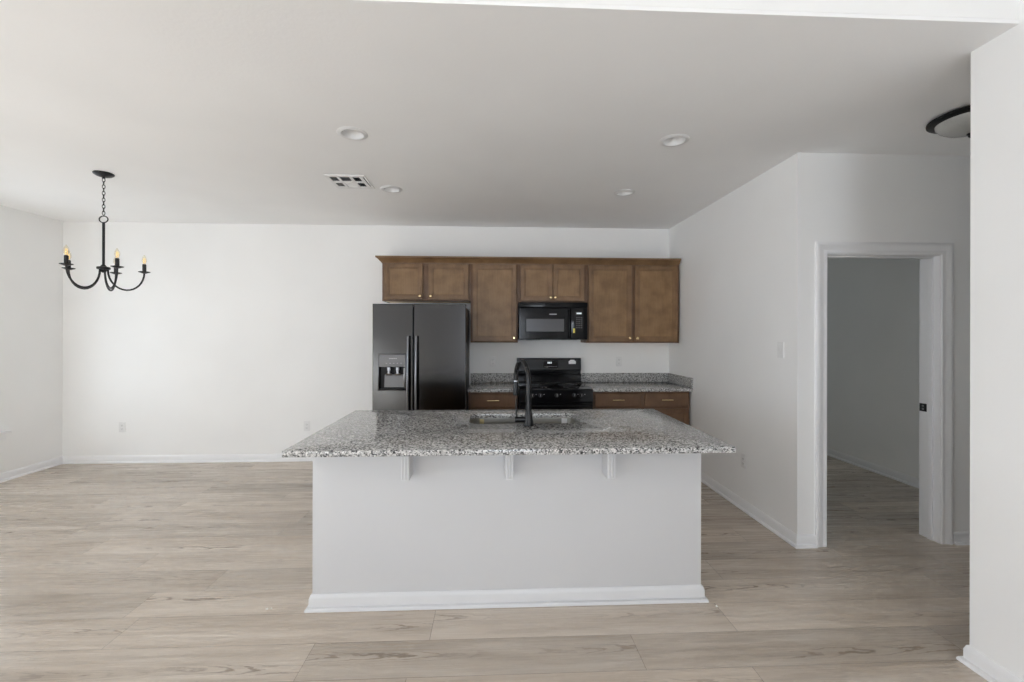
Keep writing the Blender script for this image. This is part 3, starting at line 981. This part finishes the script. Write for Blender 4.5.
# ------------------------------------------------------------------ range
RX0, RX1 = .277, 1.040
ra = thing('kitchen_range', 'glossy black freestanding electric range with backguard between base cabinets', 'range', (.658, 4.83, 0))
bm = nb(); box(bm, RX0, RX1, 4.545, 5.155, .03, .893, .002); obj('case', bm, M['black_satin'], ra)
for x in (RX0 + .05, RX1 - .05):
    for y in (4.62, 5.08):
        bm = lathe(nb(), [(0, 0), (.018, 0), (.018, .031), (0, .031)], (x, y, 0), n=12)
        obj('foot', bm, M['black_satin'], ra)
bm = nb(); box(bm, RX0 - .001, RX1 + .001, 4.505, 5.088, .8935, .908, .005); ct = obj('cooktop', bm, M['black_glass'], ra)
for (bx, by, br) in ((.47, 4.66, .105), (.85, 4.66, .09), (.47, 4.93, .08), (.85, 4.93, .105)):
    bm = nb()
    for q in (br, br * .62):
        lathe(bm, [(q - .0025, .9082), (q + .0025, .9082), (q + .0025, .9085), (q - .0025, .9085), (q - .0025, .9082)], (bx, by, 0), n=40)
    obj('burner_ring', bm, M['grey_plastic'], ct)
bm = nb(); prism(bm, [(4.497, .895), (4.490, .780), (4.544, .780), (4.544, .8932), (4.515, .8932)], 'X', RX0, RX1); cp = obj('control_panel', bm, M['gloss_black'], ra)
for kx in (.408, .490, .660, .842, .914):
    bm = lathe(nb(), [(0, 0), (.024, 0), (.024, -.006), (.019, -.010), (.0175, -.026), (.015, -.030), (0, -.030)], (kx, 4.494, .845), 'Y', 20)
    box(bm, kx - .004, kx + .004, 4.494 - .037, 4.494 - .028, .827, .863, .002)
    k = obj('knob', bm, M['black_satin'], cp)
    bm = nb(); box(bm, kx - .0022, kx + .0022, 4.4555, 4.4572, .838, .862); obj('pointer', bm, M['light_mark'], k)
for kx in (.408, .490, .660, .842, .914):
    bm = box(nb(), kx + .036, kx + .044, 4.4925, 4.4948, .850, .858)
    obj('panel_mark', bm, M['light_mark'], cp)
bm = slab_recess(nb(), RX0 + .003, RX1 - .003, .235, .772, 4.490, 4.544, RX0 + .10, RX1 - .10, .33, .66, .004, .003, .005); od = obj('oven_door', bm, M['gloss_black'], ra)
bm = nb(); box(bm, RX0 + .104, RX1 - .104, 4.4935, 4.4942, .334, .656); obj('oven_window', bm, M['black_glass'], od)
bm = nb(); tube(bm, [(RX0 + .04, 4.445, .742), (RX1 - .04, 4.445, .742)], .0125, 12)
for x in (RX0 + .075, RX1 - .075):
    tube(bm, [(x, 4.4905, .742), (x, 4.445, .742)], .010, 10)
obj('handle', bm, M['gloss_black'], od)
bm = slab_recess(nb(), RX0 + .003, RX1 - .003, .045, .228, 4.492, 4.544, RX0 + .05, RX1 - .05, .07, .20, .003, .003, .005); obj('storage_drawer', bm, M['gloss_black'], ra)
# backguard
bm = nb()
prism(bm, [(5.092, .9085), (5.092, 1.006), (5.112, 1.012), (5.112, 1.045), (5.088, 1.052), (5.098, 1.190), (5.104, 1.196), (5.160, 1.196), (5.160, .9085)], 'X', RX0 + .005, RX1 - .005)
bg = obj('backguard', bm, M['gloss_black'], ra, smooth=20)
sl = lambda z: 5.088 + (z - 1.052) / (1.190 - 1.052) * .010
bm = nb(); prism(bm, [(sl(1.066) - .002, 1.066), (sl(1.066) + .001, 1.066), (sl(1.178) + .001, 1.178), (sl(1.178) - .002, 1.178)], 'X', RX0 + .012, RX1 - .012); obj('backguard_panel', bm, M['black_satin'], bg)
bm = nb(); prism(bm, [(sl(1.078) - .0035, 1.078), (sl(1.078) - .002, 1.078), (sl(1.166) - .002, 1.166), (sl(1.166) - .0035, 1.166)], 'X', .592, .762); dp = obj('display', bm, M['black_glass'], bg)
for xa, w in ((.640, .014), (.658, .014), (.678, .010)):
    bm = nb(); prism(bm, [(sl(1.132) - .0045, 1.132), (sl(1.132) - .0036, 1.132), (sl(1.152) - .0036, 1.152), (sl(1.152) - .0045, 1.152)], 'X', xa, xa + w)
    obj('display_digit', bm, M['display'], dp)
for k in range(6):
    xa = .604 + k * .026; bm = nb()
    prism(bm, [(sl(1.096) - .0045, 1.096), (sl(1.096) - .0036, 1.096), (sl(1.102) - .0036, 1.102), (sl(1.102) - .0045, 1.102)], 'X', xa, xa + .014)
    obj('button_mark', bm, M['grey_plastic'], dp)
yst = sl(1.13) - .004
bm = nb(); prism(bm, [(.890, 1.128), (.972, 1.128), (.974, 1.158), (.950, 1.176), (.912, 1.176), (.888, 1.158)], 'Y', yst - .001, yst + .001); o = obj('sticker', bm, M['white_mark'], bg); o['label'] = 'white sticker'

# ------------------------------------------------------------------ microwave
MX0, MX1, MZ0, MZ1, MY = .284, 1.044, 1.414, 1.826, 4.79
mw = thing('microwave', 'black over-the-range microwave hung between wall cabinets', 'microwave', (.664, 4.98, MZ0))
bm = nb(); box(bm, MX0, MX1, MY + .032, YB - .012, MZ0, MZ1, .003); obj('case', bm, M['black_satin'], mw)
XD = .858
bm = nb()
slab_recess(bm, MX0, XD, MZ0 + .004, MZ1 - .058, MY, MY + .0315, .364, .792, 1.500, 1.648, .003, .003, .006)
dm = obj('door', bm, M['gloss_black'], mw)
bm = nb(); box(bm, .368, .788, MY + .0015, MY + .0028, 1.504, 1.644); o = obj('window', bm, M['mw_window'], dm); o['label'] = 'grey perforated door window'
bm = nb()
for k in range(12):
    xa = .622 + k * .0068; box(bm, xa, xa + .0052, MY - .0010, MY - .0001, 1.690, 1.700)
obj('brand_mark', bm, M['light_mark'], dm)
bm = nb(); tube(bm, [(.835, MY + .001, 1.735), (.838, MY - .026, 1.725), (.838, MY - .034, 1.62), (.838, MY - .034, 1.56), (.838, MY - .026, 1.455), (.835, MY + .001, 1.445)], .0095, 12); obj('handle', bm, M['gloss_black'], dm)
bm = nb(); box(bm, XD + .003, MX1, MY, MY + .0315, MZ0 + .004, MZ1 - .058, .005); cm = obj('control_panel', bm, M['gloss_black'], mw)
bm = nb(); box(bm, .922, .978, MY - .0012, MY - .0001, 1.697, 1.714); obj('display', bm, M['display'], cm)
for r in range(6):
    for q in range(3):
        bm = box(nb(), .918 + q * .026, .934 + q * .026, MY - .0010, MY - .0001, 1.545 + r * .022, 1.550 + r * .022)
        obj('keypad_mark', bm, M['grey_plastic'], cm)
bm = nb(); box(bm, .884, .905, MY - .0014, MY - .0001, 1.490, 1.540); o = obj('sticker', bm, M['yellow'], cm); o['label'] = 'yellow sticker'
bm = nb(); box(bm, MX0, MX1, MY, MY + .0315, MZ1 - .055, MZ1, .003)
for k in range(3):
    box(bm, MX0 + .03, MX1 - .03, MY - .003, MY + .004, MZ1 - .046 + k * .014, MZ1 - .040 + k * .014, .001)
obj('vent_grille', bm, M['gloss_black'], mw)
bm = nb(); box(bm, MX0 + .1, MX0 + .25, MY + .1, MY + .25, MZ0 - .004, MZ0 - .0002, .001); obj('grease_filter', bm, M['grey_plastic'], mw); bm = nb(); box(bm, MX1 - .25, MX1 - .1, MY + .1, MY + .25, MZ0 - .004, MZ0 - .0002, .001)
obj('grease_filter', bm, M['grey_plastic'], mw)


# ------------------------------------------------------------------ outlets and switch
def outlet(label, loc, rotz):
    t = thing('wall_outlet', label, 'outlet', (0, 0, 0), 'white wall outlets')
    bm = nb(); box(bm, -.036, .036, -.006, -.0003, -.058, .058, .0025); obj('cover_plate', bm, M['plastic'], t)
    for zc in (-.020, .020):
        bm = nb(); prism(bm, [(-.0165, zc - .010), (-.010, zc - .0145), (.010, zc - .0145), (.0165, zc - .010), (.0165, zc + .010), (.010, zc + .0145), (-.010, zc + .0145), (-.0165, zc + .010)], 'Y', -.0085, -.0055)
        s = obj('receptacle', bm, M['plastic'], t)
        bm = nb()
        box(bm, -.0085, -.0062, -.0090, -.0083, zc - .004, zc + .006); box(bm, .0062, .0085, -.0090, -.0083, zc - .003, zc + .005)
        lathe(bm, [(0, -.0090), (.0024, -.0090), (.0024, -.0083), (0, -.0083)], (0, 0, zc - .0085), 'Y', 10)
        obj('slot', bm, M['slot'], s)
    t.location = loc; t.rotation_euler = (0, 0, rotz)
    return t


o0 = outlet('white outlet low on the back wall nearest the left corner', (-4.216, YB, .407), 0)
dup(o0, (-2.152, YB, .404), 'white outlet low on the back wall beside the island top')
dup(o0, (.002, YB, 1.151), 'white outlet above the short granite worktop by the refrigerator')
dup(o0, (1.512, YB, 1.151), 'white outlet above the granite worktop right of the range')
dup(o0, (XR, 3.604, .408), 'white outlet low on the right wall beside the island', -PI / 2)
t = thing('light_switch', 'white rocker light switch on the right wall near its corner', 'switch', (0, 0, 0))
bm = nb(); slab_recess(bm, -.036, .036, -.058, .058, -.006, -.0003, -.0175, .0175, -.034, .034, .002, 0, .002); obj('cover_plate', bm, M['plastic'], t)
bm = nb(); prism(bm, [(-.0042, -.0325), (-.0085, -.0325), (-.0055, 0), (-.0062, .0325), (-.0042, .0325)], 'X', -.016, .016); obj('rocker', bm, M['plastic'], t)
t.location = (XR, 3.132, 1.362); t.rotation_euler = (0, 0, -PI / 2)


# ------------------------------------------------------------------ ceiling fittings
def downlight(label, x, y):
    t = thing('recessed_downlight', label, 'ceiling light', (0, 0, 0), 'recessed downlights over the kitchen')
    bm = lathe(nb(), [(.066, .0010), (.066, -.004), (.070, -.007), (.088, -.0055), (.094, -.002), (.0945, -.0005), (.070, -.0003), (.070, .0010)], (0, 0, 0), n=40)
    # closed ring
    bmesh.ops.remove_doubles(bm, verts=bm.verts[:], dist=1e-6)
    obj('trim_ring', bm, M['can'], t)
    bm = lathe(nb(), [(.0655, -.003), (.060, .016), (.052, .036), (.046, .052), (.0462, .054), (.066, .018), (.0658, -.003)], (0, 0, 0), n=40)
    obj('baffle', bm, M['can'], t)
    bm = lathe(nb(), [(0, .044), (.02, .045), (.040, .050), (.046, .056), (0, .056)], (0, 0, 0), n=32); obj('lens', bm, M['lens'], t)
    t.location = (x, y, CH)
    return t


d0 = downlight('round white recessed downlight, nearer one above the left of the island', *LIGHTS[0])
dup(d0, (*LIGHTS[1], CH), 'round white recessed downlight beside the square ceiling register')
dup(d0, (*LIGHTS[2], CH), 'round white recessed downlight, nearer one above the right of the island')
dup(d0, (*LIGHTS[3], CH), 'round white recessed downlight in front of the wide right wall cabinet')

vt = thing('ceiling_register', 'white square ceiling air register with dark louvred openings', 'vent', ((VX0 + VX1) / 2, (VY0 + VY1) / 2, CH))
cols = [(-1.320, -1.262), (-1.240, -1.160), (-1.138, -1.080)]
rws = [(3.583, 3.684), (3.720, 3.814)]
bm = nb()
za, zb = CH - .007, CH - .0005
xs = [VX0] + [q for c in cols for q in c] + [-1.054, -1.044, VX1]
ys = [VY0] + [q for r in rws for q in r] + [VY1]
for i in range(len(xs) - 1):
    for j in range(len(ys) - 1):
        hole = (i in (1, 3, 5) and j in (1, 3)) or (i == 7 and j in (1, 2, 3))
        if not hole:
            box(bm, xs[i], xs[i + 1], ys[j], ys[j + 1], za, zb)
obj('register_frame', bm, M['plastic'], vt)
bm = nb(); box(bm, VX0 + .022, VX1 - .022, VY0 + .022, VY1 - .022, CH + .075, CH + .08)
box(bm, VX0 + .0215, VX0 + .0225, VY0 + .022, VY1 - .022, CH + .0005, CH + .075); box(bm, VX1 - .0225, VX1 - .0215, VY0 + .022, VY1 - .022, CH + .0005, CH + .075)
box(bm, VX0 + .022, VX1 - .022, VY0 + .0215, VY0 + .0225, CH + .0005, CH + .075); box(bm, VX0 + .022, VX1 - .022, VY1 - .0225, VY1 - .0215, CH + .0005, CH + .075)
obj('duct_boot', bm, M['dark_void'], vt)
for j, (ya, yb2) in enumerate(rws):
    for i, (xa, xb) in enumerate(cols):
        bm = nb()
        if i == 1:                       # blades across, thrown forward (near) or back (far)
            n = 6
            for k in range(n):
                yk = ya + (k + .5) * (yb2 - ya) / n
                s = 1 if j == 1 else -1
                d = .0105 if j == 1 else .0075
                prism(bm, [(yk - s * d, CH + .012), (yk - s * d + .0012, CH + .012), (yk + s * d + .0012, CH - .005), (yk + s * d, CH - .005)], 'X', xa - .002, xb + .002)
        else:                            # blades running lengthwise, thrown sideways
            n = 4
            s = -1 if i == 0 else 1
            for k in range(n):
                xk = xa + (k + .5) * (xb - xa) / n
                prism(bm, [(xk - s * .004, CH + .014), (xk - s * .004 + .001, CH + .014), (xk + s * .004 + .001, CH - .004), (xk + s * .004, CH - .004)], 'Y', ya - .002, yb2 + .002)
        obj('louvre', bm, M['plastic'] if (i == 1 and j == 1) else M['grey_plastic'], vt)  # blades turned away are grey: the shade between them is put into the colour

# flush ceiling light in the hall
M['rim'] = plain('black_lamp_rim', (0.008, 0.008, 0.008), 0.45, 0.0, spec=0.2)
fl = thing('flush_ceiling_light', 'round flush ceiling light with black rim and frosted bowl in the hall', 'ceiling light', (2.748, 2.405, CH))
fx0, fy0 = 2.752, 2.405
bm = lathe(nb(), [(0, -.0005), (.168, -.0005), (.190, -.012), (.190, -.022), (.178, -.030), (.155, -.034), (.150, -.030), (0, -.026)], (fx0, fy0, CH), n=48); obj('rim', bm, M['rim'], fl)
bm = lathe(nb(), [(.153, -.0305), (.150, -.045), (.135, -.066), (.105, -.086), (.065, -.099), (.025, -.104), (0, -.105)], (fx0, fy0, CH), n=48); o = obj('glass_bowl', bm, M['frosted'], fl); o['label'] = 'frosted glass bowl'
bm = lathe(nb(), [(0, -.1045), (.018, -.106), (.020, -.110), (.012, -.116), (.013, -.122), (.008, -.130), (0, -.132)], (fx0, fy0, CH), n=20); obj('finial', bm, M['black_metal'], fl)

# ------------------------------------------------------------------ chandelier
hx, hy = -3.082, 3.608
ch = thing('chandelier', 'black five-arm candle chandelier hanging on a chain above the bare dining floor', 'chandelier', (hx, hy, 1.82))
bm = lathe(nb(), [(0, -.0003), (.064, -.0003), (.067, -.004), (.064, -.012), (.050, -.022), (.028, -.030), (.010, -.034), (.010, -.042), (0, -.042)], (hx, hy, CH), n=32); obj('canopy', bm, M['black_metal'], ch)
bm = nb()
zc = CH - .054; k = 0
while zc > 2.405:
    pts = []
    for a in range(14):
        th = 2 * PI * a / 14
        u = .0085 * math.cos(th); w = .0165 * math.sin(th)
        ang = (PI / 2) * (k % 2) + .5
        pts.append((hx + u * math.cos(ang), hy + u * math.sin(ang), zc + w))
    tube(bm, pts, .0026, 6, closed=True)
    zc -= .0262; k += 1
obj('chain', bm, M['black_metal'], ch)
bm = nb(); tube(bm, [(hx + .033 * math.cos(2 * PI * a / 24), hy + .0, 2.378 + .026 * math.sin(2 * PI * a / 24)) for a in range(24)], .0042, 8, closed=True); obj('loop', bm, M['black_metal'], ch)
bm = lathe(nb(), [(0, 2.354), (.007, 2.354), (.009, 2.345), (.0088, 2.02), (.016, 2.012), (.020, 2.004), (.041, 2.000), (.043, 1.992), (.041, 1.982), (.022, 1.976), (.016, 1.962), (.006, 1.955), (0, 1.955)], (hx, hy, 0), n=28); obj('stem', bm, M['black_metal'], ch)
RA, ZD = .248, 1.976
for q in range(5):
    th = math.radians(40.5 + 72 * q); ux, uy = math.cos(th), math.sin(th)
    pts = [(hx + .026 * ux, hy + .026 * uy, 1.984)]
    for k in range(17):
        a = PI + PI * k / 16
        rr = .137 + .111 * math.cos(a); z = ZD + .150 * math.sin(a)
        pts.append((hx + rr * ux, hy + rr * uy, z))
    bm = tube(nb(), pts, .0068, 10); arm = obj('arm', bm, M['black_metal'], ch)
    ex, ey = hx + RA * ux, hy + RA * uy
    bm = lathe(nb(), [(0, -.004), (.012, -.004), (.026, 0.002), (.038, .006), (.041, .010), (.038, .012), (.016, .008), (0, .008)], (ex, ey, ZD), n=24); obj('drip_pan', bm, M['black_metal'], arm)
    bm = lathe(nb(), [(0, .008), (.0135, .008), (.0135, .070), (.010, .073), (0, .073)], (ex, ey, ZD), n=16); obj('candle_sleeve', bm, M['black_metal'], arm)
    bm = lathe(nb(), [(.0085, .073), (.010, .080), (.0155, .093), (.0175, .106), (.0150, .122), (.009, .138), (.003, .150), (0, .152)], (ex, ey, ZD), n=18); o = obj('bulb', bm, M['bulb'], arm); o['label'] = 'clear candle bulb with amber filament'
    bm = nb(); tube(bm, [(ex - .005, ey, ZD + .080), (ex - .007, ey, ZD + .098), (ex - .003, ey, ZD + .122), (ex + .003, ey, ZD + .122), (ex + .007, ey, ZD + .098), (ex + .005, ey, ZD + .080)], .0022, 6); o = obj('filament', bm, M['filament'], arm)


# ------------------------------------------------------------------ crumbs of drywall left on the floor
def crumb(label, x, y, s, seed):
    random.seed(seed); bm = nb()
    bmesh.ops.create_icosphere(bm, subdivisions=1, radius=s)
    for v in bm.verts:
        v.co = Vector((v.co.x * random.uniform(.7, 1.3), v.co.y * random.uniform(.7, 1.2), v.co.z * random.uniform(.5, .9)))
    zm = min(v.co.z for v in bm.verts)
    bmesh.ops.translate(bm, verts=bm.verts[:], vec=(x, y, -zm + .0002))
    tag(obj('drywall_crumb', bm, M['crumb'], origin=(x, y, 0)), label, 'crumb', 'drywall crumbs on the floor')


crumb('larger of two tiny white drywall crumbs on the planks left of the island', -1.200, 2.392, .0075, 1)
crumb('smaller of two tiny white drywall crumbs on the planks left of the island', -1.182, 2.400, .0055, 2)
crumb('tiny white drywall crumb on the planks by the right corner of the island', 1.213, 2.318, .0065, 3)
